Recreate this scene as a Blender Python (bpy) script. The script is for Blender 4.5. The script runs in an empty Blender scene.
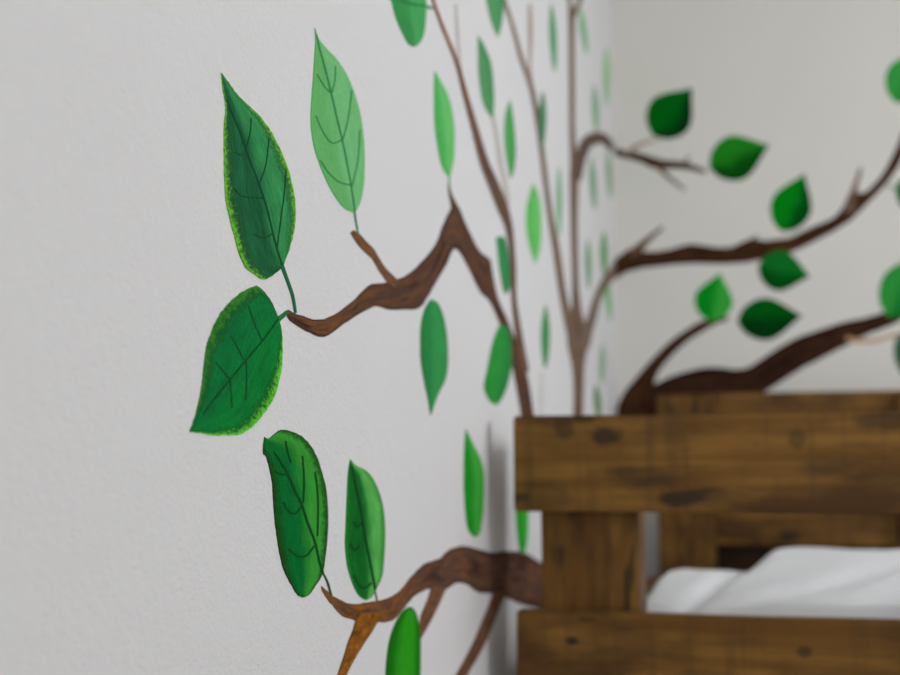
import bpy, bmesh, math, random
from mathutils import Vector, noise

# ------------------------------------------------------------------ scene, camera, light
C = bpy.context.scene.collection
W_PX, H_PX, F_PX = 900, 675, 1250.0
CAM = Vector((0.555, 0.0, 0.78))
PITCH = math.atan(139.5 / F_PX)
YAW = math.atan(330.0 / F_PX * math.cos(PITCH))
ROOM_X, ROOM_Y0, ROOM_Y, ROOM_Z = 3.3, -2.2, 4.462, 2.72
WIN_Y0, WIN_Y1, WIN_Z0, WIN_Z1 = 1.85, 3.1, 1.0, 2.45
FW_X0, FW_X1, FW_Z0, FW_Z1 = 1.1, 2.7, 1.0, 2.3

cd = bpy.data.cameras.new('camera')
cam = bpy.data.objects.new('camera', cd); C.objects.link(cam)
cam.location = CAM
cam.rotation_euler = (math.pi / 2 + PITCH, 0, YAW)
cd.sensor_width = 36; cd.lens = F_PX / W_PX * 36; cd.clip_start = 0.02
cd.dof.use_dof = True
cd.dof.focus_distance = 1.42
cd.dof.aperture_fstop = 2.9
bpy.context.scene.camera = cam

w = bpy.data.worlds.new('daylight'); bpy.context.scene.world = w; w.use_nodes = True
bg = w.node_tree.nodes['Background']
bg.inputs[0].default_value = (0.86, 0.93, 1.0, 1); bg.inputs[1].default_value = 1.6

def area(name, loc, rot, sx, sy, power, col):
    ld = bpy.data.lights.new(name, 'AREA'); ld.shape = 'RECTANGLE'; ld.size = sx; ld.size_y = sy
    ld.energy = power; ld.color = col
    o = bpy.data.objects.new(name, ld); C.objects.link(o); o.location = loc; o.rotation_euler = rot
    return o
# daylight just outside the window of the right wall
area('window_daylight', (ROOM_X + 0.16, (WIN_Y0 + WIN_Y1) / 2, (WIN_Z0 + WIN_Z1) / 2), (0, math.radians(90), 0),
     WIN_Z1 - WIN_Z0, WIN_Y1 - WIN_Y0, 54, (0.96, 0.97, 1.0))
# fill light and unseen window added behind the camera to brighten the back wall
area('rear_fill_light', ((FW_X0 + FW_X1) / 2, ROOM_Y0 - 0.16, (FW_Z0 + FW_Z1) / 2), (math.radians(90), 0, 0),
     FW_X1 - FW_X0, FW_Z1 - FW_Z0, 24, (0.98, 0.98, 1.0))
# assumed ceiling lamp, out of view (its shade is built below)
area('ceiling_lamp_light', (1.5, 0.2, ROOM_Z - 0.14), (0, 0, 0), 0.36, 0.36, 5, (1.0, 0.93, 0.84))

vs = bpy.context.scene.view_settings
vs.view_transform = 'Standard'; vs.look = 'None'; vs.gamma = 1; vs.use_curve_mapping = False
vs.exposure = 0.23

# ------------------------------------------------------------------ helpers
_cp, _sp, _cy, _sy = math.cos(PITCH), math.sin(PITCH), math.cos(YAW), math.sin(YAW)
FWD = Vector((-_sy * _cp, _cy * _cp, _sp)); RGT = Vector((_cy, _sy, 0)); UPV = RGT.cross(FWD)

def on_wall(px, py, wall):
    """photo position -> coordinates (along, up) on the painted wall; wall 'L' is X=0, 'B' is the back wall"""
    d = FWD * F_PX + RGT * (px - 450) + UPV * (337.5 - py)
    if wall == 'L':
        t = -CAM.x / d.x; p = CAM + d * t; return (p.y, p.z)
    t = ROOM_Y / d.y; p = CAM + d * t; return (p.x, p.z)

def wall_point(a, z, off, wall):
    return Vector((off, a, z)) if wall == 'L' else Vector((a, ROOM_Y - off, z))

def lin(c):
    c = c / 255.0
    return c / 12.92 if c <= 0.04045 else ((c + 0.055) / 1.055) ** 2.4
def col(r, g, b, k=1.0):
    return (min(.95, lin(r) * k), min(.95, lin(g) * k), min(.95, lin(b) * k), 1)

def obj(name, bm, mat, parent=None, smooth=False):
    me = bpy.data.meshes.new(name); bm.normal_update(); bm.to_mesh(me); bm.free()
    o = bpy.data.objects.new(name, me); C.objects.link(o)
    if mat: me.materials.append(mat)
    if smooth:
        for p in me.polygons: p.use_smooth = True
    if parent: o.parent = parent
    return o
def empty(name, loc=(0, 0, 0)):
    o = bpy.data.objects.new(name, None); C.objects.link(o); o.location = loc; o.empty_display_size = .05
    return o
def tag(o, label, cat, group=None):
    o['label'] = label; o['category'] = cat
    if group: o['group'] = group
    return o
def struct(name, bm, mat, parent=None):
    o = obj(name, bm, mat, parent)
    if not parent: o['kind'] = 'structure'
    return o
def box(bm, x0, x1, y0, y1, z0, z1):
    v = [bm.verts.new((x, y, z)) for z in (z0, z1) for y in (y0, y1) for x in (x0, x1)]
    for f in ((0, 2, 3, 1), (4, 5, 7, 6), (0, 1, 5, 4), (2, 6, 7, 3), (0, 4, 6, 2), (1, 3, 7, 5)):
        bm.faces.new([v[i] for i in f])
    return bm
def boxes(*bs):
    bm = bmesh.new()
    for b in bs: box(bm, *b)
    return bm
def bevel(bm, r, seg=2):
    bmesh.ops.bevel(bm, geom=list(bm.edges), offset=r, segments=seg, affect='EDGES', profile=.6)
    return bm

# ---- node shorthands
def new_mat(name):
    m = bpy.data.materials.new(name); m.use_nodes = True
    return m, m.node_tree.nodes, m.node_tree.links, m.node_tree.nodes['Principled BSDF']
def mth(nt, op, a, b=None, clamp=False):
    n = nt.nodes.new('ShaderNodeMath'); n.operation = op; n.use_clamp = clamp
    for i, v in enumerate((a, b)):
        if v is None: continue
        if isinstance(v, (int, float)): n.inputs[i].default_value = v
        else: nt.links.new(v, n.inputs[i])
    return n.outputs[0]
def mixc(nt, f, a, b, mode='MIX'):
    n = nt.nodes.new('ShaderNodeMix'); n.data_type = 'RGBA'; n.blend_type = mode
    for s, v in ((n.inputs[0], f), (n.inputs[6], a), (n.inputs[7], b)):
        if isinstance(v, (int, float)): s.default_value = v
        elif isinstance(v, tuple): s.default_value = v
        else: nt.links.new(v, s)
    return n.outputs[2]
def sstep(nt, v, a, b):
    n = nt.nodes.new('ShaderNodeMapRange'); n.interpolation_type = 'SMOOTHSTEP'
    nt.links.new(v, n.inputs[0]); n.inputs[1].default_value = a; n.inputs[2].default_value = b
    return n.outputs[0]
def noi(nt, vec, scale, detail=3, mapping=None, rough=.5, off=0.0):
    if mapping or off:
        mp = nt.nodes.new('ShaderNodeMapping'); mp.inputs['Scale'].default_value = mapping or (1, 1, 1)
        mp.inputs['Location'].default_value = (off, off * .7, off * 1.3)
        nt.links.new(vec, mp.inputs[0]); vec = mp.outputs[0]
    n = nt.nodes.new('ShaderNodeTexNoise'); n.inputs['Scale'].default_value = scale
    n.inputs['Detail'].default_value = detail; n.inputs['Roughness'].default_value = rough
    nt.links.new(vec, n.inputs['Vector'])
    return n.outputs[0]
def coords(nt):
    t = nt.nodes.new('ShaderNodeTexCoord'); return t.outputs
def geopos(nt):
    return nt.nodes.new('ShaderNodeNewGeometry').outputs['Position']
def bump(nt, bsdf, h, strength, dist):
    b = nt.nodes.new('ShaderNodeBump'); b.inputs['Strength'].default_value = strength
    b.inputs['Distance'].default_value = dist
    nt.links.new(h, b.inputs['Height']); nt.links.new(b.outputs[0], bsdf.inputs['Normal'])

# ------------------------------------------------------------------ materials
def plaster_bump(nt, b, strength=.5):
    p = geopos(nt)
    n1 = noi(nt, p, 190, 3, rough=.55); n2 = noi(nt, p, 60, 2)
    h = mth(nt, 'ADD', mth(nt, 'MULTIPLY', n1, .55), mth(nt, 'MULTIPLY', n2, .45))
    bump(nt, b, h, min(1, strength * 1.5), .0045)

def wall_mat(name, c, k):
    m, N, L, b = new_mat(name); nt = m.node_tree
    base = col(*c, k=k)
    p = geopos(nt)
    f = noi(nt, p, 1.3, 3)
    nt.links.new(mixc(nt, f, tuple(x * .985 for x in base[:3]) + (1,), tuple(min(1, x * 1.015) for x in base[:3]) + (1,)), b.inputs['Base Color'])
    b.inputs['Roughness'].default_value = .75; b.inputs['Specular IOR Level'].default_value = .25
    plaster_bump(nt, b)
    return m
M_WALL = wall_mat('white_wall_paint', (224, 223, 223), 1.0)
M_CEIL = wall_mat('ceiling_paint', (236, 236, 234), 1.0)

LK = 1.36       # picks the pigment colours back out of the photo (white wall reads ~205 there)
BK = 1.55

def leaf_mat(cl, cr, rim, dark=None, rimw=.72, rims=.8, mid=.5, k=LK, seed=0.0, strokes=.3, soft=.14, rimside=0):
    m, N, L, b = new_mat('leaf_paint'); nt = m.node_tree
    uv = coords(nt)['UV']
    sep = N.new('ShaderNodeSeparateXYZ'); L.new(uv, sep.inputs[0])
    a, l = sep.outputs[0], sep.outputs[1]
    wob = mth(nt, 'MULTIPLY', mth(nt, 'SUBTRACT', noi(nt, uv, 1, 3, (3, 5, 1), off=seed), .5), .35)
    aw = mth(nt, 'ADD', a, wob)
    c = mixc(nt, sstep(nt, aw, mid - soft, mid + soft), col(*cl, k=k), col(*cr, k=k))
    # brush strokes
    s1 = noi(nt, uv, 1, 4, (38, 7, 1), .65, seed + 2)
    s2 = noi(nt, uv, 1, 3, (9, 6, 1), .6, seed + 5)
    s = mth(nt, 'ADD', mth(nt, 'MULTIPLY', s1, .5), mth(nt, 'MULTIPLY', s2, .5))
    sh = mth(nt, 'ADD', mth(nt, 'MULTIPLY', mth(nt, 'SUBTRACT', s, .5), strokes * 4), 1.0)
    cb = N.new('ShaderNodeCombineColor')
    for i in range(3): L.new(sh, cb.inputs[i])
    c = mixc(nt, 1.0, c, cb.outputs[0], 'MULTIPLY')
    e = mth(nt, 'MULTIPLY', mth(nt, 'ABSOLUTE', mth(nt, 'SUBTRACT', a, .5)), 2)
    el = mth(nt, 'POWER', mth(nt, 'ABSOLUTE', mth(nt, 'MULTIPLY', mth(nt, 'SUBTRACT', l, .47), 1.9)), 5)
    e = mth(nt, 'MAXIMUM', e, mth(nt, 'MULTIPLY', el, .95))
    fine = noi(nt, uv, 1, 4, (22, 60, 1), .75, seed + 9)
    en = mth(nt, 'ADD', e, mth(nt, 'MULTIPLY', mth(nt, 'SUBTRACT', fine, .5), .8))
    if dark is not None:
        df = mth(nt, 'MULTIPLY', sstep(nt, en, rimw - .16, rimw + .1), .75)
        c = mixc(nt, df, c, col(*dark, k=k))
    rf = mth(nt, 'MULTIPLY', sstep(nt, en, rimw, rimw + .28), rims)
    if rimside: rf = mth(nt, 'MULTIPLY', rf, mth(nt, 'ADD', mth(nt, 'MULTIPLY', a, .75), .25))
    c = mixc(nt, rf, c, col(*rim, k=k))
    L.new(c, b.inputs['Base Color'])
    b.inputs['Roughness'].default_value = .6; b.inputs['Specular IOR Level'].default_value = .02
    plaster_bump(nt, b, .4)
    return m

def flat_paint(name, c, k=LK, var=.15, c2=None):
    m, N, L, b = new_mat(name); nt = m.node_tree
    f = noi(nt, geopos(nt), 90, 3)
    a = col(*c, k=k)
    z = col(*c2, k=k) if c2 else tuple(x * (1 - var) for x in a[:3]) + (1,)
    L.new(mixc(nt, sstep(nt, f, .35, .65), a, z), b.inputs['Base Color'])
    b.inputs['Roughness'].default_value = .65; b.inputs['Specular IOR Level'].default_value = .03
    plaster_bump(nt, b, .4)
    return m

def bark_mat(c, hi, dk, k=LK, seed=0.0, su=5, sv=26, hi2=None, split=.5):
    """streaky painted bark: UV x across the limb, UV y along it"""
    m, N, L, b = new_mat('bark_paint'); nt = m.node_tree
    uv = coords(nt)['UV']
    sep = N.new('ShaderNodeSeparateXYZ'); L.new(uv, sep.inputs[0])
    n1 = noi(nt, uv, 1, 4, (su, sv, 1), .6, seed)
    n2 = noi(nt, uv, 1, 3, (3.2, 9, 1), .6, seed + 4)
    cc = mixc(nt, sstep(nt, n1, .42, .68), col(*c, k=k), col(*hi, k=k))
    if hi2: cc = mixc(nt, sstep(nt, sep.outputs[1], split + .2, split - .25), cc, mixc(nt, sstep(nt, n1, .35, .6), col(*c, k=k), col(*hi2, k=k)))
    cc = mixc(nt, mth(nt, 'MULTIPLY', sstep(nt, n2, .5, .66), .8), cc, col(*dk, k=k))
    e = mth(nt, 'MULTIPLY', mth(nt, 'ABSOLUTE', mth(nt, 'SUBTRACT', sep.outputs[0], .5)), 2)
    en = mth(nt, 'ADD', e, mth(nt, 'MULTIPLY', mth(nt, 'SUBTRACT', n1, .5), .8))
    cc = mixc(nt, mth(nt, 'MULTIPLY', sstep(nt, en, .72, 1.05), .65), cc, col(*dk, k=k))
    L.new(cc, b.inputs['Base Color'])
    b.inputs['Roughness'].default_value = .65; b.inputs['Specular IOR Level'].default_value = .03
    plaster_bump(nt, b, .45)
    return m

def wood_mat(name, along='X', seed=0.0, k=1.0, knots=()):
    m, N, L, b = new_mat(name); nt = m.node_tree
    p = coords(nt)['Object']
    g = {'X': (1.6, 30, 30), 'Z': (30, 30, 1.6), 'Y': (30, 1.6, 30)}[along]
    sw = {'X': (34, 6, 2.5), 'Z': (2.5, 6, 34), 'Y': (6, 34, 2.5)}[along]
    bl = {'X': (3.0, 8, 9), 'Z': (9, 8, 3.0), 'Y': (8, 3, 9)}[along]
    grain = noi(nt, p, 1.0, 5, g, .6, seed)
    saw = noi(nt, p, 1.0, 2, sw, .5, seed + 3)
    blot = noi(nt, p, 1.0, 4, bl, .6, seed + 7)
    kn = noi(nt, p, 1.0, 2, tuple(x * 2.0 for x in bl), .5, seed + 11)
    c = mixc(nt, sstep(nt, grain, .3, .7), (.165 * k, .070 * k, .012 * k, 1), (.30 * k, .150 * k, .030 * k, 1))
    c = mixc(nt, mth(nt, 'MULTIPLY', sstep(nt, blot, .42, .64), .9), c, (.075 * k, .034 * k, .009 * k, 1))
    c = mixc(nt, mth(nt, 'MULTIPLY', sstep(nt, saw, .50, .72), .42), c, (.085 * k, .042 * k, .014 * k, 1))
    c = mixc(nt, mth(nt, 'MULTIPLY', sstep(nt, kn, .62, .72), .8), c, (.028 * k, .018 * k, .010 * k, 1))
    wn = N.new('ShaderNodeTexNoise'); wn.inputs['Scale'].default_value = 28; L.new(p, wn.inputs['Vector'])
    for kx, kz, rx, rz, amt in knots:
        mp = N.new('ShaderNodeMapping'); mp.vector_type = 'POINT'
        mp.inputs['Location'].default_value = (-kx / rx, 0, -kz / rz); mp.inputs['Scale'].default_value = (1 / rx, 0, 1 / rz)
        L.new(p, mp.inputs[0])
        ln = N.new('ShaderNodeVectorMath'); ln.operation = 'LENGTH'; L.new(mp.outputs[0], ln.inputs[0])
        dd = mth(nt, 'ADD', ln.outputs['Value'], mth(nt, 'MULTIPLY', mth(nt, 'SUBTRACT', wn.outputs[0], .5), 1.0))
        c = mixc(nt, mth(nt, 'MULTIPLY', sstep(nt, dd, 1.25, .55), amt), c, (.030 * k, .020 * k, .010 * k, 1))
    L.new(c, b.inputs['Base Color'])
    b.inputs['Roughness'].default_value = .5; b.inputs['Specular IOR Level'].default_value = .18
    bump(nt, b, grain, .35, .002)
    return m

def simple(name, c, rough=.6, metal=0.0):
    m, N, L, b = new_mat(name); nt = m.node_tree
    f = noi(nt, geopos(nt), 14, 3)
    L.new(mixc(nt, f, tuple(x * .94 for x in c[:3]) + (1,), tuple(c[:3]) + (1,)), b.inputs['Base Color'])
    b.inputs['Roughness'].default_value = rough; b.inputs['Metallic'].default_value = metal
    return m

# ------------------------------------------------------------------ the room
struct('floor', boxes((0, ROOM_X, ROOM_Y0, ROOM_Y, -.08, 0)), simple('pale_floor', (.42, .40, .37), .5))
struct('ceiling', boxes((-.12, ROOM_X + .12, ROOM_Y0 - .12, ROOM_Y + .12, ROOM_Z, ROOM_Z + .08)), M_CEIL)
struct('wall_left', boxes((-.12, 0, ROOM_Y0 - .12, ROOM_Y + .12, -.08, ROOM_Z)), M_WALL)
struct('wall_back', boxes((0, ROOM_X + .12, ROOM_Y, ROOM_Y + .12, -.08, ROOM_Z)), wall_mat('back_wall_lifted_paint', (229, 226, 220), 1.0))  # slightly lighter base stands in for light this wall lacks
yf = (ROOM_Y0 - .12, ROOM_Y0)
struct('wall_front', boxes((0, FW_X0, *yf, -.08, ROOM_Z), (FW_X1, ROOM_X + .12, *yf, -.08, ROOM_Z),
                           (FW_X0, FW_X1, *yf, -.08, FW_Z0), (FW_X0, FW_X1, *yf, FW_Z1, ROOM_Z)), M_WALL)
struct('wall_right', boxes((ROOM_X, ROOM_X + .12, ROOM_Y0, WIN_Y0, -.08, ROOM_Z),
                           (ROOM_X, ROOM_X + .12, WIN_Y1, ROOM_Y, -.08, ROOM_Z),
                           (ROOM_X, ROOM_X + .12, WIN_Y0, WIN_Y1, -.08, WIN_Z0),
                           (ROOM_X, ROOM_X + .12, WIN_Y0, WIN_Y1, WIN_Z1, ROOM_Z)), M_WALL)
M_TRIM = simple('white_gloss_paint', (.82, .82, .8), .35)
fx = (ROOM_X + .04, ROOM_X + .09)
win = empty('window_1', (ROOM_X + .06, (WIN_Y0 + WIN_Y1) / 2, WIN_Z0)); win['kind'] = 'structure'
def at_parent(o, p):
    o.parent = p; o.matrix_parent_inverse = p.matrix_basis.inverted(); return o
ym = (WIN_Y0 + WIN_Y1) / 2
at_parent(obj('window_frame', boxes((*fx, WIN_Y0, WIN_Y0 + .05, WIN_Z0, WIN_Z1), (*fx, WIN_Y1 - .05, WIN_Y1, WIN_Z0, WIN_Z1),
          (*fx, WIN_Y0, WIN_Y1, WIN_Z0, WIN_Z0 + .05), (*fx, WIN_Y0, WIN_Y1, WIN_Z1 - .05, WIN_Z1), (*fx, ym - .03, ym + .03, WIN_Z0, WIN_Z1)), M_TRIM), win)
gm, N, L, b = new_mat('window_glass')
tr = N.new('ShaderNodeBsdfTransparent'); gl = N.new('ShaderNodeBsdfGlossy'); gl.inputs['Roughness'].default_value = .02
mx = N.new('ShaderNodeMixShader'); mx.inputs[0].default_value = .06
L.new(tr.outputs[0], mx.inputs[1]); L.new(gl.outputs[0], mx.inputs[2]); L.new(mx.outputs[0], N['Material Output'].inputs[0])
at_parent(obj('pane', boxes((ROOM_X + .06, ROOM_X + .066, WIN_Y0 + .05, WIN_Y1 - .05, WIN_Z0 + .05, WIN_Z1 - .05)), gm), win)
at_parent(obj('window_sill', bevel(boxes((ROOM_X - .05, ROOM_X + .04, WIN_Y0 - .04, WIN_Y1 + .04, WIN_Z0 - .03, WIN_Z0)), .005), M_TRIM), win)
yg = (ROOM_Y0 - .09, ROOM_Y0 - .04); xm = (FW_X0 + FW_X1) / 2
win2 = empty('added_rear_window', (xm, ROOM_Y0 - .06, FW_Z0)); win2['kind'] = 'structure'  # unseen window, added only to house the rear fill light
at_parent(obj('window_frame', boxes((FW_X0, FW_X0 + .05, *yg, FW_Z0, FW_Z1), (FW_X1 - .05, FW_X1, *yg, FW_Z0, FW_Z1), (FW_X0, FW_X1, *yg, FW_Z0, FW_Z0 + .05),
          (FW_X0, FW_X1, *yg, FW_Z1 - .05, FW_Z1), (xm - .03, xm + .03, *yg, FW_Z0, FW_Z1)), M_TRIM), win2)
at_parent(obj('pane', boxes((FW_X0 + .05, FW_X1 - .05, ROOM_Y0 - .066, ROOM_Y0 - .06, FW_Z0 + .05, FW_Z1 - .05)), gm), win2)
struct('baseboard_left', boxes((0, .014, ROOM_Y0, ROOM_Y, 0, .08)), M_TRIM)
struct('baseboard_back', boxes((.014, ROOM_X, ROOM_Y - .014, ROOM_Y, 0, .08)), M_TRIM)
struct('baseboard_right', boxes((ROOM_X - .014, ROOM_X, ROOM_Y0, ROOM_Y - .014, 0, .08)), M_TRIM)

# ------------------------------------------------------------------ curves for the painted mural
def smooth_chain(pts, sub=6):
    """Catmull-Rom through pts"""
    if len(pts) < 3: 
        return [tuple(pts[0][k] + (pts[-1][k] - pts[0][k]) * i / sub for k in range(len(pts[0]))) for i in range(sub + 1)]
    P = [pts[0]] + list(pts) + [pts[-1]]; out = []
    for i in range(1, len(P) - 2):
        p0, p1, p2, p3 = P[i - 1], P[i], P[i + 1], P[i + 2]
        for j in range(sub):
            t = j / sub
            out.append(tuple(.5 * (2 * p1[k] + (-p0[k] + p2[k]) * t + (2 * p0[k] - 5 * p1[k] + 4 * p2[k] - p3[k]) * t * t
                             + (-p0[k] + 3 * p1[k] - 3 * p2[k] + p3[k]) * t ** 3) for k in range(len(p1))))
    out.append(tuple(pts[-1]))
    return out
def resample(ch, n):
    d = [0]
    for i in range(1, len(ch)): d.append(d[-1] + math.dist(ch[i][:2], ch[i - 1][:2]))
    out = []; j = 0
    for i in range(n + 1):
        s = d[-1] * i / n
        while j < len(ch) - 2 and d[j + 1] < s: j += 1
        seg = d[j + 1] - d[j]; t = 0 if seg < 1e-9 else min(1, (s - d[j]) / seg)
        out.append(tuple(ch[j][k] + (ch[j + 1][k] - ch[j][k]) * t for k in range(len(ch[0]))))
    return out

def paint_sheet(name, A, B, wall, mat, thick, parent, n=48, m=8, jag=0.0, seed=0, base=0.0001):
    """a coat of paint between two edge chains given on the wall; solid, from `base` to `base+thick` off the wall"""
    to = lambda ch: [on_wall(x, y, wall) for x, y in resample(smooth_chain(ch), n)]
    a, c = to(A), to(B)
    rnd = random.Random(seed)
    if jag:
        for ch in (a, c):
            for i in range(1, n):
                ch[i] = (ch[i][0] + rnd.uniform(-jag, jag), ch[i][1] + rnd.uniform(-jag, jag))
    bm = bmesh.new(); uvl = bm.loops.layers.uv.new('UVMap'); info = {}
    grid = {}
    for lay, off in ((0, base), (1, base + thick)):
        for i in range(n + 1):
            for j in range(m + 1):
                t = j / m
                y = a[i][0] + (c[i][0] - a[i][0]) * t; z = a[i][1] + (c[i][1] - a[i][1]) * t
                v = bm.verts.new(wall_point(y, z, off, wall)); grid[lay, i, j] = v; info[v] = (t, i / n)
    def face(vs):
        try: f = bm.faces.new(vs)
        except ValueError: return
        for lp in f.loops: lp[uvl].uv = info[lp.vert]
    for i in range(n):
        for j in range(m):
            face([grid[1, i, j], grid[1, i + 1, j], grid[1, i + 1, j + 1], grid[1, i, j + 1]])
            face([grid[0, i, j], grid[0, i, j + 1], grid[0, i + 1, j + 1], grid[0, i + 1, j]])
        for j in (0, m):
            q = [grid[0, i, j], grid[0, i + 1, j], grid[1, i + 1, j], grid[1, i, j]]
            face(q if j == 0 else q[::-1])
    for i in (0, n):
        for j in range(m):
            q = [grid[0, i, j], grid[1, i, j], grid[1, i, j + 1], grid[0, i, j + 1]]
            face(q if i == 0 else q[::-1])
    # consistent winding
    bmesh.ops.recalc_face_normals(bm, faces=bm.faces)
    return obj(name, bm, mat, parent)

def stroke_edges(cl):
    """centre line (x, y, width) -> two edge chains"""
    c = smooth_chain(cl, 6); A, B = [], []
    for i, p in enumerate(c):
        q0, q1 = c[max(0, i - 1)], c[min(len(c) - 1, i + 1)]
        dx, dy = q1[0] - q0[0], q1[1] - q0[1]; d = math.hypot(dx, dy) or 1
        nx, ny = -dy / d, dx / d; h = p[2] / 2
        A.append((p[0] + nx * h, p[1] + ny * h)); B.append((p[0] - nx * h, p[1] - ny * h))
    return A, B
def stroke(name, cl, wall, mat, thick, parent, n=None, jag=0.0, base=0.0001, m=3, seed=0):
    A, B = stroke_edges(cl)
    return paint_sheet(name, A, B, wall, mat, thick, parent, n or max(8, 6 * len(cl)), m, jag, seed, base)

def place_root(o, wall):
    return o

T_BR, T_TW, T_LF, T_VN = .0006, .0008, .0011, .0014
LEAVES_L, LEAVES_B = 'painted leaves on the left wall', 'painted leaves on the back wall'
_seed = [0]
def leaf(label, wall, A, B, cols, stem=None, midrib=None, veins=(), veincol=None, vw=1.4, stemcol=None, jag=0.0, group=None, n=48, offs=0.0, stemparts='stem', **kw):
    """A, B: edges from tip to base"""
    _seed[0] += 1; sd = _seed[0]
    ax = [on_wall(x, y, wall) for x, y in (A[-1],)][0]
    root = empty('painted_leaf', wall_point(ax[0], ax[1], 0, wall))
    bpy.context.view_layer.update()
    mt = leaf_mat(*cols, seed=sd * 1.7, k=LK if wall == 'L' else BK, **kw)
    parts = [paint_sheet('leaf_blade', A, B, wall, mt, T_LF + offs, None, n, 10, jag, sd)]
    vm = flat_paint('vein_paint', veincol, LK if wall == 'L' else BK) if veincol else None
    if midrib: parts.append(stroke('midrib', [(x, y, vw * (1.25 if i else .8)) for i, (x, y) in enumerate(midrib)], wall, vm, .0003, None, base=T_LF + offs + .0002))
    for v in veins:
        parts.append(stroke('vein', [(x, y, vw) for x, y in v], wall, vm, .0002, None, base=T_LF + offs + .0002))
    if stem:
        sm = flat_paint('stem_paint', stemcol or veincol, LK if wall == 'L' else BK)
        parts.append(stroke(stemparts, stem, wall, sm, T_TW, None))
    for p in parts: at_parent(p, root)
    tag(root, label, 'painted leaf', group or (LEAVES_L if wall == 'L' else LEAVES_B))
    return root

def small_leaf(label, wall, tip, base, width, cols, fat=.45, bend=0.0, **kw):
    """leaf from tip to base with a pointed tip and a rounded base"""
    tx, ty = tip; bx, by = base
    if wall == 'B':
        tx, ty, bx, by = tx + (tx - bx) * .05, ty + (ty - by) * .05, bx - (tx - bx) * .09, by - (ty - by) * .09; width *= 1.1
    dx, dy = bx - tx, by - ty; L = math.hypot(dx, dy); nx, ny = -dy / L, dx / L
    A, B = [], []
    for i in range(13):
        t = i / 12
        h = width / 2 * (math.sin(math.pi * t ** (.9 if fat < .5 else 1.25))) ** (.95 if t < .5 else .62)
        if t > .999: h = 0
        s = bend * math.sin(math.pi * t)
        cx, cy = tx + dx * t + nx * s, ty + dy * t + ny * s
        A.append((cx + nx * h, cy + ny * h)); B.append((cx - nx * h, cy - ny * h))
    if nx > 0: A, B = B, A
    return leaf(label, wall, A, B, cols, n=28, **kw)

# ------------------------------------------------------------------ painted branches, left wall
def branch(label, parts):
    """parts: list of (name, kind, data, wall, mat, thick, jag)"""
    first = parts[0]; p0 = first[2][0][0] if first[1] == 'sheet' else first[2][0]
    a, z = on_wall(p0[0], p0[1], first[3])
    root = empty('painted_branch', wall_point(a, z, 0, first[3])); bpy.context.view_layer.update()
    for i, (nm, kind, data, wall, mat, th, jag) in enumerate(parts):
        bs, th = th if isinstance(th, tuple) else (.0001, th)
        if kind == 'sheet': o = paint_sheet(nm, data[0], data[1], wall, mat, th, None, 90, 8, jag, 50 + i, bs)
        else: o = stroke(nm, data, wall, mat, th, None, jag=jag, seed=60 + i, base=bs)
        at_parent(o, root)
    tag(root, label, 'painted branch', 'painted tree branches')
    return root

bark1 = bark_mat((76, 54, 44), (102, 68, 44), (46, 33, 30), k=1.22, seed=1, hi2=(118, 76, 38), split=.16)
bark_twig = bark_mat((104, 70, 48), (128, 86, 52), (72, 50, 40), k=1.25, seed=3)
b1A = [(287.6, 309.5), (294, 313), (302, 316), (317, 319.8), (329, 317.3), (341.4, 310), (356, 297.8), (369, 284.8), (384, 283), (393, 280), (401.6, 278.2), (412, 271), (419, 264), (430, 252), (437, 241), (443, 224), (453, 205),
       (458, 206), (467, 227), (478, 248.7), (486, 257), (490, 258), (491.5, 267), (497.4, 297), (507, 319), (517, 345), (526.7, 373.4), (533.6, 414), (540, 450)]
b1B = [(286.5, 316), (290, 321), (297, 326), (306, 331), (317, 336.4), (327, 336), (341, 326), (356, 316), (366, 310), (376, 306), (391, 310.2), (406, 309.5), (419.3, 308), (430, 292.4), (440, 275), (446.7, 264), (451.3, 252),
       (454.4, 248.3), (459, 252), (468, 267.6), (480, 292), (489, 300.6), (499.8, 325), (507, 345), (513.3, 373.4), (520.6, 413.7), (527, 450)]
branch('wavy brown painted branch rising from a tip between two big leaves to a sharp peak', [
    ('limb', 'sheet', (b1A, b1B), 'L', bark1, T_BR, .0006),
    ('twig', 'line', [(448.3, 185, 1.5), (450, 194, 3), (453.5, 205, 6), (456, 214, 8)], 'L', bark1, T_TW, 0),
    ('twig', 'line', [(351.5, 231.5, 4), (356, 236, 7.5), (362, 243.5, 8.5), (369.5, 251, 8.5), (375, 258, 6.5), (382, 269.5, 7), (390, 279, 9), (397, 285, 8)], 'L', bark_twig, T_TW, .0004)])
bark2 = bark_mat((92, 70, 58), (114, 82, 62), (76, 62, 56), k=1.25, seed=6, hi2=(158, 106, 70), split=.33)
pale = flat_paint('watery_grey_paint', (172, 168, 163))
pale2 = flat_paint('faint_grey_paint', (190, 186, 183))
branch('thin orange-brown painted branch slanting down from the top edge, left of all other stems', [
    ('limb', 'line', [(423, -30, 2.5), (432.6, 0, 3), (441, 24, 3.4), (455.8, 61, 4), (464.5, 93, 5.5), (474, 127, 7), (483.5, 161, 9), (493, 184.4, 10.5), (502, 207, 11), (508, 225, 8), (511, 245, 6), (513, 270, 5.5), (513.5, 297, 5), (516.5, 322, 6.5), (520, 345, 7.5), (525, 372, 8)], 'L', bark2, (.0009, .0002), .0004),
    ('twig', 'line', [(455.5, 4, 3), (457.5, 40, 3.4), (461, 78, 3.4)], 'L', pale, T_TW - .0003, 0),
    ('twig', 'line', [(491.5, 112, 3.4), (496, 135, 4.2), (500, 160, 5), (504, 180, 5), (508, 206, 5)], 'L', pale, T_TW - .0003, 0)])
bark3 = bark_mat((104, 86, 70), (120, 96, 72), (88, 72, 58), seed=9, hi2=(158, 148, 140), split=.28)
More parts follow.
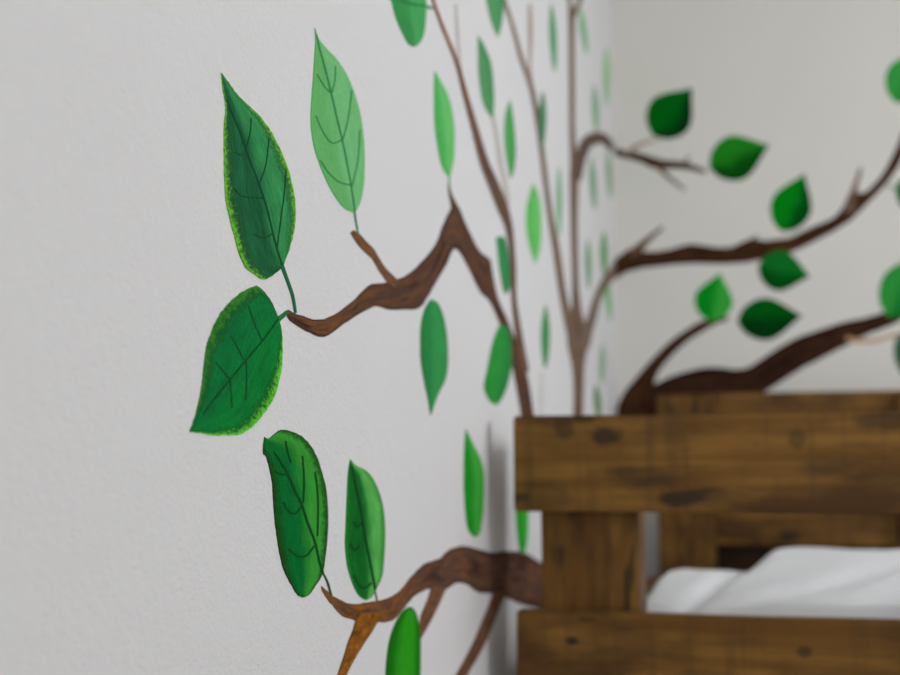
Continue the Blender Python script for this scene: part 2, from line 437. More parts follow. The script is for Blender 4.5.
branch('thin painted branch slanting right from the top edge to join the upright stem', [
    ('limb', 'line', [(497, -30, 3), (504, 0, 4), (512, 25, 4), (520.5, 57, 4.5), (530.5, 86, 5), (536, 112.7, 5), (540.5, 143, 5), (545, 179, 5), (550, 216, 5.5), (556, 250, 7), (562, 291, 7), (568, 320, 9), (575, 350, 10)], 'L', bark3, (.0009, .0003), 0),
    ('twig', 'line', [(529.5, 4, 3), (530, 27, 4.5), (530, 47, 3.5), (529.5, 67, 3), (531, 86, 4)], 'L', flat_paint('dull_brown_paint', (140, 118, 104), c2=(160, 148, 140)), (.0005, .0002), 0)])
bark4 = bark_mat((100, 82, 68), (118, 94, 76), (84, 66, 54), seed=12)
branch('straight upright painted stem near the corner with a forked top, like a thin trunk', [
    ('trunk', 'line', [(571.5, 10, 7), (571.5, 40, 5.8), (571.8, 90, 5.5), (572, 130, 5.5), (573.5, 160, 7), (574, 180, 9), (573.8, 220, 7), (574.7, 260, 6.5), (575.5, 290, 7), (576.5, 315, 12), (577.5, 340, 21), (578, 366, 12.5), (578.5, 390, 10), (578, 412, 9.5), (577, 450, 11), (578, 520, 15)], 'L', bark4, T_BR, 0),
    ('twig', 'line', [(567, -25, 3), (569, -5, 3.5), (571, 15, 5)], 'L', bark4, T_TW, 0),
    ('twig', 'line', [(585, -30, 3.5), (581, -5, 4.5), (573, 17, 5)], 'L', bark4, T_TW, 0)])

# branches that run round the corner from the left wall on to the back wall
barkB = bark_mat((52, 32, 20), (70, 46, 26), (36, 20, 12), k=BK, seed=15)
barkB2 = bark_mat((44, 26, 20), (58, 38, 22), (28, 14, 11), k=BK, seed=18)
tan = flat_paint('tan_twig_paint', (124, 104, 84), BK, c2=(150, 134, 116))
branch('short dark painted branch arching round the corner, ending in a forked twig', [
    ('limb', 'line', [(577, 180, 8), (580, 160, 10), (584.5, 146, 12), (591, 139.5, 12), (600, 138, 11.5), (606, 141, 9), (610.5, 147, 7), (612.3, 149.5, 5)], 'L', flat_paint('grey_brown_paint', (90, 74, 62)), (.0012, .0003), 0),
    ('limb', 'line', [(614.8, 151, 7), (622, 154, 7), (631, 155.5, 8), (643, 158.5, 8.5), (654, 163, 10.5), (665, 164.5, 8.5), (678, 165, 7.5), (690, 167, 6), (706, 172, 3.5)], 'B', barkB, T_BR, 0),
    ('twig', 'line', [(628, 154, 5), (637, 146, 4), (650, 141, 2.5), (660, 139, 1.5)], 'B', tan, T_TW, 0),
    ('twig', 'line', [(655, 163, 5), (663, 172, 4.5), (672, 180, 3.5), (685, 190, 2)], 'B', flat_paint('brown_twig_paint', (92, 68, 54), BK), T_TW, 0),
    ('twig', 'line', [(684, 165, 4), (689, 156, 1.5)], 'B', barkB, T_TW, 0)])
b2A = [(615.3, 258.5), (622, 254), (631, 248), (638, 249), (645, 251.5), (657.8, 251.5), (675, 248), (689.6, 244), (703, 245.5), (716.5, 247.6), (731, 247), (740, 243), (751, 239), (765, 240.5), (778, 239), (789, 238), (811, 227.5), (833, 218), (843, 207), (853, 193), (860, 193), (866, 192), (874, 184), (883, 173.6), (892, 157), (900, 138), (912, 108), (922, 70)]
b2B = [(615.5, 278.5), (627, 272), (640.7, 268.5), (657, 266.5), (675, 264.7), (697, 263.5), (716.5, 263.8), (736, 263.5), (755.6, 261), (775, 256.5), (795.6, 250.5), (815, 241), (833, 231.5), (851, 220), (860, 211), (869, 202), (880, 191), (889, 180), (895, 172), (900, 163), (914, 130), (930, 75)]
branch('long brown painted branch on the back wall curving up to the right edge', [
    ('limb', 'sheet', (b2A, b2B), 'B', barkB, T_BR, .0008),
    ('limb', 'sheet', ([(577, 346), (582, 330), (588, 314), (593, 298), (599, 284), (606, 273), (614.5, 261)], [(589, 348), (592, 333), (596, 318), (600, 301), (605, 290), (610, 283), (614.7, 279)]), 'L', flat_paint('grey_brown_stem_paint', (112, 94, 82)), (.0013, .0003), 0),
    ('twig', 'line', [(630, 256, 10), (640, 247, 8), (651, 237, 5), (663, 227, 2.5)], 'B', flat_paint('dark_twig_paint', (66, 46, 34), BK, c2=(92, 72, 58)), T_TW, 0),
    ('twig', 'line', [(848, 213, 14), (851, 200, 9), (856, 184, 5), (861, 168, 3)], 'B', flat_paint('fading_twig_paint', (74, 56, 44), BK, c2=(110, 92, 80)), T_TW, 0),
    ('twig', 'line', [(745, 245, 7), (753, 239, 3), (758, 235, 1.5)], 'B', barkB, T_TW, 0)])
b3A = [(617, 409), (630, 398), (643, 390), (657, 383), (672, 376), (687, 371.2), (704, 368), (721, 367.6), (735, 369.5), (747, 368), (758, 361.5), (773, 351.5), (787, 343), (800, 336.5), (824, 328.5), (844, 322), (864, 318), (884, 312), (900, 304), (930, 286), (965, 262)]
b3B = [(619, 440), (660, 432), (710, 424), (745, 408), (764, 393), (789, 376.6), (804, 367), (820, 359), (837, 350), (853, 342), (871, 333), (886, 327.5), (900, 321), (935, 303), (970, 276)]
branch('thick near-black painted branch on the back wall just above the far bed board', [
    ('limb', 'sheet', (b3A, b3B), 'B', barkB2, T_BR, .0008),
    ('branch_fork', 'sheet', ([(616.5, 412), (619.5, 401), (625, 391), (634, 380), (648, 363.5), (660, 351), (672, 340), (684, 331.5), (697, 323.5), (712, 318), (728, 316.5)],
                              [(648, 414), (652, 400), (654, 385), (658, 373), (667, 361), (677, 350.7), (688, 341), (700, 333), (715, 324.5), (728, 320)]), 'B', barkB, T_TW, .0008),
    ('twig', 'line', [(846, 338, 5), (855, 340, 5), (865, 341, 4.5), (876, 340.5, 4), (888, 337, 3.5), (903, 335, 3.5), (925, 338, 2)], 'B', flat_paint('orange_tan_twig_paint', (150, 106, 62), BK, c2=(168, 148, 126)), T_TW, 0)])

# lower branch
bark5 = bark_mat((84, 60, 50), (108, 74, 52), (54, 37, 28), k=1.25, seed=22, hi2=(134, 84, 28), split=.36)
bark5b = bark_mat((116, 72, 24), (150, 94, 30), (70, 44, 18), seed=25)
bark5c = bark_mat((98, 68, 50), (116, 80, 56), (76, 54, 42), seed=27)
b5A = [(321, 586), (325, 589), (330, 594), (340, 600), (352, 604.4), (368, 602), (386, 599), (398, 592), (410, 578), (417, 570), (424, 564), (432, 561), (440, 558), (446, 552), (454, 547.5), (464, 546), (480, 549.5), (492, 552.5), (506.7, 551), (525, 553), (538.7, 561.3), (552, 568), (566, 572), (578, 574)]
b5B = [(321, 589), (325, 596), (331, 604), (342, 616), (350, 619), (360, 622), (377, 622), (386, 622), (394, 619.5), (403, 609), (412, 598), (421, 592), (430, 589), (437, 592), (444, 591), (452, 585), (458, 583), (466, 584), (473, 589), (480, 592.7), (490.7, 593.6), (500, 596), (510, 599), (520, 604), (544, 610), (562, 613), (578, 614)]
branch('gnarled brown painted branch at the bottom, running from orange tip to behind bed post', [
    ('limb', 'sheet', (b5A, b5B), 'L', bark5, T_BR, .0006),
    ('twig', 'sheet', ([(357, 612), (353, 628), (348, 641), (343, 657), (337, 675), (331, 695)], [(380, 616), (372, 631), (364, 643), (356, 656), (347, 673), (338, 695)]), 'L', bark5b, T_TW, .0005),
    ('twig', 'sheet', ([(431, 586), (427, 600), (421, 614), (419, 624), (416, 640)], [(446, 588), (438, 606), (431, 620), (425, 631), (418, 643)]), 'L', bark5c, T_TW, .0004),
    ('twig', 'sheet', ([(493, 590), (491, 598), (483, 618), (474, 640), (465, 658), (455, 676), (445, 695)], [(506, 592), (501, 604), (493, 624), (486, 641), (477, 658), (467, 675), (457, 695)]), 'L', bark5c, T_TW, .0005)])

# ------------------------------------------------------------------ painted leaves, left wall
# the large sharp ones
leaf('largest dark green leaf with a jagged yellow-green rim, long tip pointing up', 'L',
     [(220.6, 73), (222.5, 90), (225, 107.5), (223.5, 130.7), (223.5, 160), (225, 197), (228.5, 216), (232.5, 232), (238.7, 254), (246, 268.5), (256, 276), (264.3, 279.3), (271, 276), (277, 271.5), (281.5, 267)],
     [(220.8, 73), (226.5, 80.5), (238.7, 97), (253.3, 110.5), (265.5, 124.2), (276.6, 143), (285, 162.5), (291, 182), (294.4, 201.6), (295, 213), (293.7, 229.3), (288.8, 249), (284.5, 261), (281.7, 266.8)],
     ((24, 84, 50), (46, 124, 70), (104, 180, 48)), dark=(26, 62, 28), rimw=.80, rims=.95, mid=.55, jag=.0007, n=70,
     midrib=[(225, 99), (229, 108.7), (238, 130), (246, 152.7), (254.5, 175), (263, 199), (268, 217), (271.5, 232), (276, 249), (281.5, 266)],
     veins=[[(262, 198), (250, 197.5), (240, 195.5), (232, 188)], [(246, 152), (239, 155), (233, 152)], [(257, 186), (264, 168), (267, 148), (268, 138)], [(271, 234), (262, 238), (252, 234)],
            [(276, 248), (279, 225), (283, 195), (285, 170)], [(245, 148), (249, 133), (250, 118)]],
     veincol=(20, 66, 42), vw=1.3, stem=[(281.5, 265.5, 3.6), (285, 275, 3.2), (289, 286, 3.1), (292.5, 297, 3), (295.2, 313, 2.4)], stemcol=(32, 92, 58), strokes=.5)
leaf('tall pale green leaf beside the largest one, stem on a short brown twig', 'L',
     [(314.2, 28), (315, 40), (314.6, 48), (313, 74), (311, 102), (310.4, 124), (313.3, 145), (319.4, 165), (329, 187), (339, 202.8), (346, 209.5), (354, 212.8)],
     [(314.4, 28), (318.4, 39.3), (327.3, 50), (338, 61.6), (348.7, 80), (356.7, 102.4), (361.5, 124), (364, 152), (363.4, 182), (359.9, 201.6), (354.4, 212.6)],
     ((90, 158, 92), (102, 168, 108), (78, 170, 78)), rimw=.84, rims=.75, mid=.4, strokes=.16, n=60,
     midrib=[(315.5, 34), (318.5, 48), (324, 68), (330.4, 94), (336, 118), (341.4, 140.5), (346, 163), (350, 184.5), (354.2, 212)],
     veins=[[(330, 93), (323, 86), (316, 74)], [(330.6, 94), (334, 80), (334.5, 66)], [(340.5, 140), (331, 143), (322, 132), (315, 116)], [(342, 139), (347, 120), (350, 99), (351, 90)],
            [(350, 185), (338, 182), (327, 172), (319, 160)], [(351, 187), (357, 160), (359, 130)]],
     veincol=(44, 116, 64), vw=1.3, stem=[(354, 211, 2), (355.5, 221, 1.8), (357.6, 233, 1.6)], stemcol=(44, 126, 70))
leaf('broad dark green leaf left of the branch tip, its point hanging down left', 'L',
     [(189.2, 431), (194.7, 415.4), (200.4, 391), (202.5, 374), (204.9, 351.5), (208.8, 337.5), (215, 322), (223.5, 309), (234.4, 297.4), (245.3, 289.8), (255.4, 286.2), (261, 289), (267, 296), (272.5, 305), (277.2, 317)],
     [(189.3, 432), (199.6, 432.5), (208, 434.6), (224, 435.5), (238.7, 434), (251, 427.6), (263, 414), (273, 398), (277.8, 383.6), (281.2, 366.4), (281.9, 345.3), (281, 329.8), (277.6, 318)],
     ((10, 100, 48), (8, 108, 44), (96, 192, 50)), dark=(16, 60, 26), rimw=.76, rims=.95, mid=.5, jag=.0007, n=80,
     midrib=[(202, 414), (214, 398), (229, 379.5), (240, 366), (257.8, 345), (268, 332), (277, 319)],
     veins=[[(261, 341), (254, 325), (247, 305)], [(242.5, 360), (236, 347), (230, 336)], [(228, 379), (221, 370), (214, 362)], [(245, 362), (245.5, 380), (244.5, 400)], [(229, 380), (230, 395), (231, 408)]],
     veincol=(14, 66, 34), vw=1.3, stem=[(276, 320.5, 6), (281.5, 316.5, 4.5), (287.2, 311.5, 3.5)], stemcol=(36, 108, 52), strokes=.4, rimside=1)
leaf('long dark green leaf with rounded top and dark rim above the bottom branch tip', 'L',
     [(264, 437), (262.8, 446), (263, 454), (265.8, 457), (269.3, 469.8), (272, 485.8), (273.3, 508), (275.8, 532), (279.3, 553.3), (283.8, 571), (292.7, 588), (297.5, 595), (302.4, 597.4)],
     [(265, 438), (269.3, 438.6), (275, 433), (282.7, 429.8), (293.3, 432.6), (302.2, 437.2), (310.2, 446), (316.4, 457.3), (321, 471.6), (325, 485.8), (327, 505.3), (327.4, 526.7), (325.8, 548), (323.5, 565.8), (321, 576.4), (315.8, 584), (309, 594), (303, 597.4)],
     ((4, 94, 38), (50, 134, 46), (30, 56, 18)), dark=(18, 66, 20), rimw=.80, rims=.9, mid=.56, jag=.0005, n=70,
     midrib=[(273, 452), (280, 463), (286.5, 474), (293, 489), (300.5, 504.5), (306, 521), (314, 542.7), (318.4, 562), (322, 573)],
     veins=[[(284.5, 441), (286.5, 452), (290, 463)], [(301.3, 455.6), (303, 480), (302, 503)], [(314, 472), (317, 500), (316.5, 536)], [(286, 474), (280, 474.5), (273, 471)],
            [(300, 507), (294, 513.5), (287, 511), (282, 502)], [(313, 546), (306, 555), (297, 556.5), (287, 549)]],
     veincol=(10, 64, 26), vw=1.9, stem=[(322.5, 573, 1.6), (327, 582, 2), (331, 596, 2)], stemcol=(40, 70, 36), strokes=.34, soft=.2)
leaf('dark green leaf with a pale right half and pointed top, standing on the bottom branch', 'L',
     [(349.7, 459.5), (347.6, 473.3), (346.3, 500), (345.3, 526), (344.7, 544.4), (346.9, 565.8), (352.2, 583.6), (358.4, 595.5), (365.6, 600)],
     [(350, 459.5), (355.6, 465.6), (366.2, 471.2), (375, 483.5), (382.2, 505.3), (384.6, 533), (383.4, 558.7), (381.4, 576.4), (374.6, 591), (371, 597), (366, 600)],
     ((14, 92, 32), (78, 158, 74), (52, 150, 50)), dark=(22, 100, 34), rimw=.86, rims=.7, mid=.6, soft=.17, strokes=.42,
     midrib=[(350.5, 466), (354, 482), (359, 506), (363, 530), (368, 556), (374.5, 590)], veins=[[(359, 545), (353, 550), (349, 543)], [(352, 575), (361, 588), (371, 583)], [(362, 520), (357, 527), (352, 522)]],
     veincol=(14, 60, 28), vw=2, stem=[(374.4, 590, 1.5), (376.8, 601, 1.5)], stemcol=(70, 100, 64))
leaf('bright green leaf hanging from the bottom branch, cut off by the lower edge', 'L',
     [(402, 716), (391, 700), (385.5, 680), (386.3, 658), (390, 636), (397, 619), (404, 609.5), (410, 607)],
     [(403, 716), (413, 700), (419, 678), (420, 655), (419.5, 632), (416.5, 616), (413, 609), (410.5, 607)],
     ((26, 112, 18), (40, 136, 24), (16, 92, 14)), rimw=.5, rims=.75, mid=.3, strokes=.22, offs=.0003)
# medium ones along the wall
leaf('green leaf hanging point down from the bend of the wavy branch', 'L',
     [(430.2, 415), (427.3, 398), (424, 383), (420.5, 361), (420, 340), (420.6, 325), (424, 310), (430, 299.5)],
     [(430.6, 415), (437, 396), (446, 375.8), (447.4, 349), (444.3, 322), (438.7, 305), (433, 300), (430.5, 299.5)],
     ((36, 118, 62), (46, 132, 68), (22, 96, 36)), rimw=.72, rims=.5, mid=.4, strokes=.2)
leaf('light green leaf with a long upward tip, just above the peak of the wavy branch', 'L',
     [(434.2, 71), (433.8, 97.8), (434.6, 127), (438.2, 152), (441.5, 166), (446, 174), (449, 177.5)],
     [(434.4, 71), (440, 80.7), (448.5, 97.8), (453.3, 122), (454, 146.7), (452.7, 163), (449.4, 177.5)],
     ((70, 158, 78), (92, 172, 94), (60, 150, 66)), rimw=.75, rims=.6, mid=.4, strokes=.2, veincol=(52, 132, 66), vw=1, stem=[(449, 177, 1.4), (448.8, 186, 1.4)])
leaf('dark green leaf cut off by the top edge, left of the orange-brown branch', 'L',
     [(384, -80), (383, -40), (386.5, -15), (391, 1), (396, 19.6), (404.4, 38), (409, 45), (413.5, 46.8)],
     [(385, -80), (405, -56), (420, -26), (425.5, 0), (425.5, 14.7), (424, 31.8), (419.5, 43), (414, 46.8)],
     ((48, 128, 66), (64, 146, 82), (46, 136, 66)), rimw=.8, rims=.5, mid=.5, strokes=.24, veincol=(36, 104, 52), vw=2, veins=[[(398, 0), (410, 4), (424, 6)]], stem=[(424, 6, 3), (433, 8.5, 2)])
leaf('dull green leaf right of the orange-brown branch, second from the top edge', 'L',
     [(477.6, 36), (477.7, 49), (478.3, 73), (481.5, 97.8), (486, 110), (491.5, 118)], [(478, 36), (485, 48), (491.2, 66), (493.4, 90.5), (493.4, 108), (492, 118)],
     ((78, 134, 86), (66, 128, 80), (60, 120, 72)), rimw=.8, rims=.3, strokes=.12)
leaf('dull green leaf cut off by the top edge, between two thin stems', 'L',
     [(497.3, 37), (491, 22), (486, 0), (482, -25), (484, -45), (489, -56)], [(497.7, 37), (501.7, 22), (504, 0), (504, -26), (498, -48), (490, -56)],
     ((78, 136, 88), (70, 132, 84), (66, 126, 78)), rimw=.8, rims=.3, strokes=.12)
leaf('slim upright green leaf right of the orange-brown branch, mid-height', 'L',
     [(509.4, 100), (505, 115), (504, 137), (506.2, 159), (510.3, 179)], [(509.8, 100), (513, 120), (515.2, 146.7), (514.2, 166), (510.6, 179)],
     ((76, 150, 80), (60, 136, 70), (58, 132, 66)), rimw=.8, rims=.3, strokes=.12)
leaf('square-topped green leaf partly over the thin stem where branches meet', 'L',
     [(505, 294), (502, 286), (498.6, 265), (497, 248), (495.8, 237)], [(506, 294), (509.8, 287), (509.6, 268), (507, 248), (503.6, 236.5)],
     ((50, 128, 72), (44, 116, 68), (44, 116, 66)), rimw=.8, rims=.3, strokes=.12, offs=.0001)
leaf('bright light green leaf standing alone between the two thickest stems', 'L',
     [(535, 263), (529.6, 247), (525.8, 226), (527, 204), (532.4, 184)], [(535.6, 263), (540, 247), (541, 223.6), (539, 197), (533, 184)],
     ((84, 170, 80), (96, 176, 96), (66, 160, 66)), rimw=.7, rims=.5, strokes=.24)
leaf('rich green leaf with a blunt lower end touching the limb above the bed', 'L',
     [(499.6, 324), (492.5, 341.6), (487.6, 366), (483.8, 385.6), (486.5, 396), (491, 402.5), (496, 404.5)], [(500, 324), (508, 329), (511, 345), (511, 368.5), (507, 385.6), (502, 398), (496.6, 404.5)],
     ((38, 132, 52), (36, 120, 56), (26, 104, 42)), rimw=.74, rims=.5, mid=.6, strokes=.24)
leaf('bright green pointed leaf left of the bed shadow, above the bottom branch', 'L',
     [(465.3, 429), (463.8, 453), (463.6, 489), (465.4, 517), (468.5, 531), (474.5, 537)], [(465.6, 429), (472.9, 444.4), (480, 458.7), (483.6, 476.4), (483.2, 506.7), (481.2, 524), (479, 534), (475, 537)],
     ((24, 128, 32), (58, 150, 54), (26, 122, 34)), rimw=.8, rims=.5, mid=.45, strokes=.26)
leaf('bright green leaf seen below the top bed board, against its left end', 'L',
     [(519, 466), (515.5, 485), (515.4, 512), (517, 535), (519.5, 550), (522.6, 554)], [(519.4, 466), (525, 484), (528, 510), (527.4, 535), (525, 550), (523, 554)],
     ((30, 142, 34), (48, 156, 46), (30, 130, 34)), rimw=.8, rims=.3, strokes=.12)
# blurred slim ones near the corner
def dim(c, d=0): return (c, c, tuple(max(0, x - 14) for x in c))
S = [
    ('thin green leaf overlapping the slanting stem in the upper middle', (542.5, 91), (541.5, 149), 7.5, (62, 116, 78)),
    ('narrow green leaf alone above the bed, left of the forked trunk base', (545.5, 305), (545, 369), 8.5, (62, 128, 74)),
    ('narrow green leaf near the top, left of the upright forked stem', (551, 3), (554.5, 72), 6.5, (72, 138, 86)),
    ('faint green leaf near the top, just right of the upright forked stem', (580, 7), (586.5, 55), 6, (112, 160, 114)),
    ('very pale green leaf highest beside the corner', (606.5, 47), (606.5, 107), 7, (140, 178, 134)),
    ('pale grey-green leaf touching the top of the arching dark branch', (594, 84), (596.5, 134), 6.5, (122, 158, 126)),
    ('pale green leaf close along the left side of the upright stem', (559, 166), (559, 237), 5.5, (110, 158, 118)),
    ('grey-green leaf under the arch of the dark branch, nearer the stem', (591, 156), (594.5, 210), 6, (106, 144, 110)),
    ('pale green leaf under the arch of the dark branch, nearer the corner', (607.5, 149), (610.5, 199), 6, (124, 158, 126)),
    ('dull green leaf right of the upright stem, between it and the corner', (587.5, 238), (588.5, 290), 6, (106, 148, 112)),
    ('mid green leaf beside the corner, just left of the long branch', (603.5, 231), (604, 276), 6.5, (84, 144, 80)),
    ('light green leaf lying over the curved grey stem by the corner', (604.5, 266), (610.8, 322), 6, (106, 168, 104)),
    ('pale grey-green leaf low beside the corner', (602.5, 343), (601.5, 385), 5.5, (126, 158, 128)),
    ('dull green leaf just above the top bed board, right of the trunk', (595.5, 384), (599, 420), 6.5, (88, 124, 88)),
]
for lb, tip, base, wd, c in S:
    small_leaf(lb, 'L', tip, base, wd, dim(c), rimw=.85, rims=.3, strokes=.1, offs=.0002)
for pts in ([(541.5, 372, 3), (541, 395, 4.5), (540.5, 418, 4.5)],):
    a, z = on_wall(pts[0][0], pts[0][1], 'L')
    o = stroke('painted_twig', pts, 'L', pale2, T_BR, None)
    tag(o, 'very faint grey painted stroke standing on the top bed board', 'painted twig')

# ------------------------------------------------------------------ painted leaves, back wall
Bl = [
    ('round dark green leaf above the forked twig, its tip at upper right', (690.5, 90), (656, 132), 42, ((0, 84, 16), (0, 48, 14), (2, 66, 12)), .62, 0),
    ('round green leaf at the end of the forked twig, pointing right', (767, 146), (714, 166), 41, ((26, 112, 24), (4, 66, 10), (0, 74, 10)), .55, 0),
    ('green leaf above the long branch, its tip pointing up', (803.5, 176), (783, 227), 37, ((2, 112, 16), (0, 64, 18), (0, 84, 14)), .62, 0),
    ('dark green leaf overlapping the underside of the long branch', (808, 276), (762, 267), 37, ((0, 66, 14), (12, 96, 30), (0, 70, 16)), .45, 0),
    ('small bright green leaf between the long branch and the forked lower twig', (719.5, 275), (710, 317.5), 35, ((4, 122, 26), (48, 146, 52), (10, 112, 26)), .55, 0),
    ('darkest green leaf pointing right, at the end of the lower twig', (800, 316), (742.5, 321), 38, ((0, 76, 14), (0, 48, 10), (0, 60, 12)), .5, 0),
]
for lb, tip, base, wd, c, mid, bend in Bl:
    small_leaf(lb, 'B', tip, base, wd, c, fat=.6, bend=bend, mid=mid, rimw=.86, rims=.3, strokes=.1, soft=.22)
small_leaf('mid green leaf at the right edge, resting on the thick black branch', 'B', (924, 254), (891, 312), 44, ((40, 128, 52), (14, 100, 34), (26, 110, 40)), fat=.6, mid=.5, rimw=.86, rims=.3, strokes=.1, soft=.2)
small_leaf('green leaf cut by the right edge near the top corner', 'B', (921, 50), (897, 98), 38, ((46, 134, 58), (30, 116, 44), (36, 120, 48)), fat=.6, rimw=.86, rims=.3, strokes=.1)
leaf('sliver of dark green leaf at the right edge, beside the rising long branch', 'B',
     [(938, 200), (928, 183), (912, 176), (900, 180), (895.5, 190)], [(938, 201), (928, 208), (912, 212), (900, 205), (895.5, 191)],
     ((14, 92, 42), (10, 84, 36), (10, 84, 34)), n=28, stem=[(896, 188, 2.5), (884, 185, 1.5)], stemcol=(110, 130, 100), rimw=.86, rims=.2, strokes=.1)
small_leaf('dark sliver of leaf at the right edge below the thick branch', 'B', (928, 392), (902, 338), 30, ((50, 86, 62), (40, 76, 52), (40, 78, 54)), fat=.6, rimw=.86, rims=.3, strokes=.1)

# ------------------------------------------------------------------ the bed
bed = empty('wooden_bed', (.56, 3.35, 0)); bpy.context.view_layer.update()
tag(bed, 'rustic brown stained plank bed standing in the corner against the mural walls', 'bed')
def plank(name, x0, x1, y0, y1, z0, z1, along, seed, k=1.0, rough=.0016, label=None, knots=()):
    """a sawn plank with eased, slightly uneven edges; own origin so each plank has its own grain"""
    c = Vector(((x0 + x1) / 2, (y0 + y1) / 2, (z0 + z1) / 2)); d = (x1 - x0, y1 - y0, z1 - z0)
    bm = bmesh.new(); box(bm, -d[0] / 2, d[0] / 2, -d[1] / 2, d[1] / 2, -d[2] / 2, d[2] / 2)
    ax = {'X': 0, 'Y': 1, 'Z': 2}[along]
    es = [e for e in bm.edges if abs((e.verts[0].co - e.verts[1].co)[ax]) > d[ax] * .5]
    bmesh.ops.subdivide_edges(bm, edges=es, cuts=14, use_grid_fill=True)
    bmesh.ops.bevel(bm, geom=[e for e in bm.edges if len(e.link_faces) == 2 and e.calc_face_angle() > .8], offset=.004, segments=2, affect='EDGES')
    for v in bm.verts:
        v.co += Vector([(noise.noise(v.co * 5 + Vector((seed, i * 9, 0))) * rough) if i != ax else 0 for i in range(3)])
    o = obj(name, bm, wood_mat('stained_wood', along, seed, k, knots))
    o.location = c
    at_parent(o, bed)
    if label: o['label'] = label
    return o
X0, X1 = .053, 1.16
plank('headboard_plank', X0, X1, 2.40, 2.442, .713, .899, 'X', 1.0, knots=[(-.372, .052, .032, .022, .85), (-.452, .070, .018, .024, .6), (-.31, -.025, .06, .022, .5), (.15, .075, .07, .018, .6),
      (-.02, .045, .016, .02, .5), (.03, -.005, .05, .02, .45), (-.5, -.06, .07, .03, .4)])
plank('headboard_plank', X0 + .004, X1, 2.40, 2.442, .336, .5245, 'X', 5.5, knots=[(-.444, .040, .014, .008, .9), (-.415, .082, .02, .005, .6), (-.02, .035, .014, .01, .7), (-.20, -.02, .07, .015, .35)])
plank('post', .098, .288, 2.444, 2.588, 0, .872, 'Z', 9.3)
plank('post', X1 - .24, X1 - .052, 2.444, 2.588, 0, .872, 'Z', 13.3)
plank('headboard_plank', .155, X1 - .04, 4.30, 4.342, .885, 1.061, 'X', 17.1, .8)
plank('headboard_plank', .155, X1 - .04, 4.30, 4.342, .555, .745, 'X', 19.7, .8)
plank('dark_gap_filler', .20, X1 - .10, 4.344, 4.37, .25, .553, 'X', 23.7, .12, label='blackish filler panel added behind the gap to keep it dark')  # near-black filler, added so the gap under the far planks reads dark
plank('post', .158, .345, 4.256, 4.298, 0, 1.05, 'Z', 27.7, .75)
plank('post', X1 - .24, X1 - .052, 4.256, 4.298, 0, 1.05, 'Z', 31.7, .75)
plank('side_rail', .125, .163, 2.59, 4.254, .27, .455, 'Y', 35.0)
plank('side_rail', X1 - .10, X1 - .062, 2.59, 4.254, .27, .455, 'Y', 39.0)
plank('bed_base', .165, X1 - .102, 2.60, 4.25, .28, .30, 'X', 43.0)

# mattress and white bedding
M_FAB, N, L, b = new_mat('white_cotton'); nt = M_FAB.node_tree
f = noi(nt, coords(nt)['Object'], 9, 3)
L.new(mixc(nt, f, (.74, .745, .765, 1), (.80, .80, .815, 1)), b.inputs['Base Color'])
b.inputs['Roughness'].default_value = .9; b.inputs['Sheen Weight'].default_value = .15
wv = noi(nt, coords(nt)['Object'], 26, 4); bump(nt, b, wv, .3, .006)
bm = boxes((.18, X1 - .115, 2.605, 4.24, .301, .44)); bevel(bm, .03, 4)
tag(obj('mattress', bm, M_FAB, smooth=True), 'white mattress inside the plank bed, under the white duvet', 'mattress')

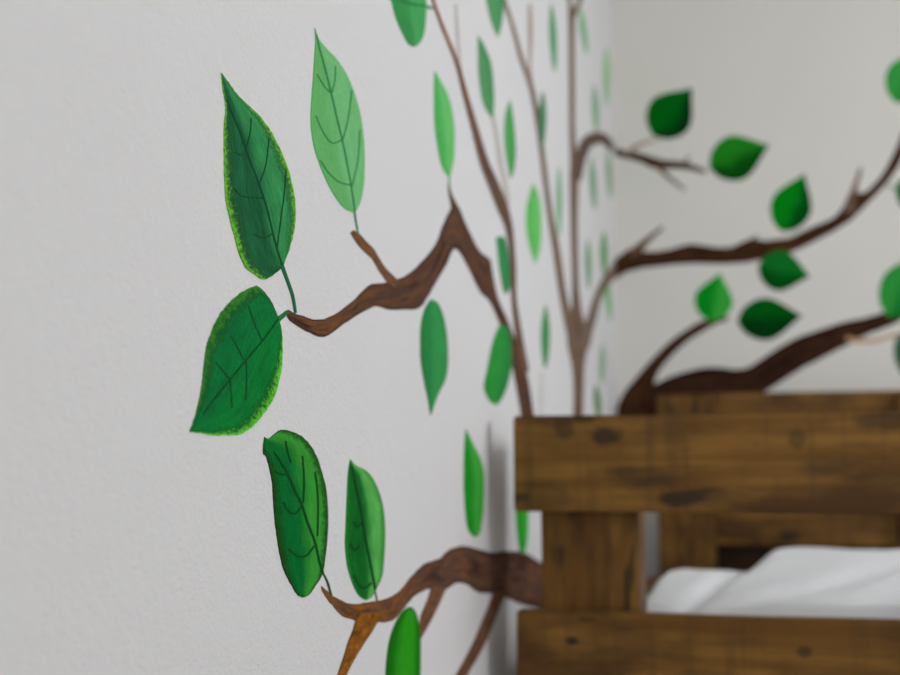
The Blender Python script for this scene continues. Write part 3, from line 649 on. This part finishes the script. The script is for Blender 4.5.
def ss(a, b_, x):
    t = max(0, min(1, (x - a) / (b_ - a))); return t * t * (3 - 2 * t)
def duvet_top(x, y):
    sk = (y - 2.9) * .06
    edge = ss(.232 + sk, .30 + sk, x) * (1 - ss(1.0, 1.055, x))
    left = .078 + .040 * ss(2.6, 2.95, y) - .085 * ss(3.0, 3.8, y)
    right = .080 + .078 * ss(2.6, 3.2, y) - .075 * ss(3.25, 4.0, y)
    m = ss(.44, .53, x - (y - 3.0) * .10)
    h = left + (right - left) * m
    v = x - (.44 + (y - 2.95) * .25)
    h -= .016 * math.exp(-(v / .026) ** 2)
    v = x - (.70 + (y - 2.9) * .9)
    h -= .012 * math.exp(-(v / .05) ** 2)
    h += noise.noise(Vector((x * 6 - y * 5, y * 2.5, 3.1))) * .010 + noise.noise(Vector((x * 15 - y * 9, y * 5, 7.7))) * .004
    h -= .008 * ss(.8, 1.02, x)
    e = ss(2.60, 2.625, y) * (1 - ss(4.05, 4.2, y))
    return .446 + max(.012, h) * (.15 + .85 * edge) * (.3 + .7 * e)
bm = bmesh.new(); nx_, ny_ = 90, 110; top, bot = {}, {}
for i in range(nx_ + 1):
    for j in range(ny_ + 1):
        x = .195 + (1.045 - .195) * i / nx_; y = 2.60 + (4.22 - 2.60) * j / ny_
        top[i, j] = bm.verts.new((x, y, duvet_top(x, y))); bot[i, j] = bm.verts.new((x, y, .441))
for i in range(nx_):
    for j in range(ny_):
        bm.faces.new([top[i, j], top[i + 1, j], top[i + 1, j + 1], top[i, j + 1]])
        bm.faces.new([bot[i, j], bot[i, j + 1], bot[i + 1, j + 1], bot[i + 1, j]])
for i in range(nx_):
    bm.faces.new([bot[i, 0], bot[i + 1, 0], top[i + 1, 0], top[i, 0]]); bm.faces.new([bot[i + 1, ny_], bot[i, ny_], top[i, ny_], top[i + 1, ny_]])
for j in range(ny_):
    bm.faces.new([bot[0, j + 1], bot[0, j], top[0, j], top[0, j + 1]]); bm.faces.new([bot[nx_, j], bot[nx_, j + 1], top[nx_, j + 1], top[nx_, j]])
tag(obj('duvet', bm, M_FAB, smooth=True), 'rumpled white duvet bunched up between the bed boards', 'bedding')

# an assumed ceiling lamp, out of the picture
lamp = empty('ceiling_lamp', (1.5, .2, ROOM_Z)); bpy.context.view_layer.update()
def disc_bm(r, z0, z1, seg=40):
    bm = bmesh.new(); bmesh.ops.create_cone(bm, cap_ends=True, segments=seg, radius1=r, radius2=r * .92, depth=z1 - z0)
    bmesh.ops.translate(bm, verts=bm.verts, vec=(1.5, .2, (z0 + z1) / 2)); return bm
at_parent(obj('lamp_base', bevel(disc_bm(.17, ROOM_Z - .05, ROOM_Z), .006), M_TRIM), lamp)
at_parent(obj('lamp_shade', bevel(disc_bm(.2, ROOM_Z - .12, ROOM_Z - .05), .02, 3), M_TRIM), lamp)
tag(lamp, 'assumed flat round white ceiling lamp in the middle of the room', 'ceiling lamp')
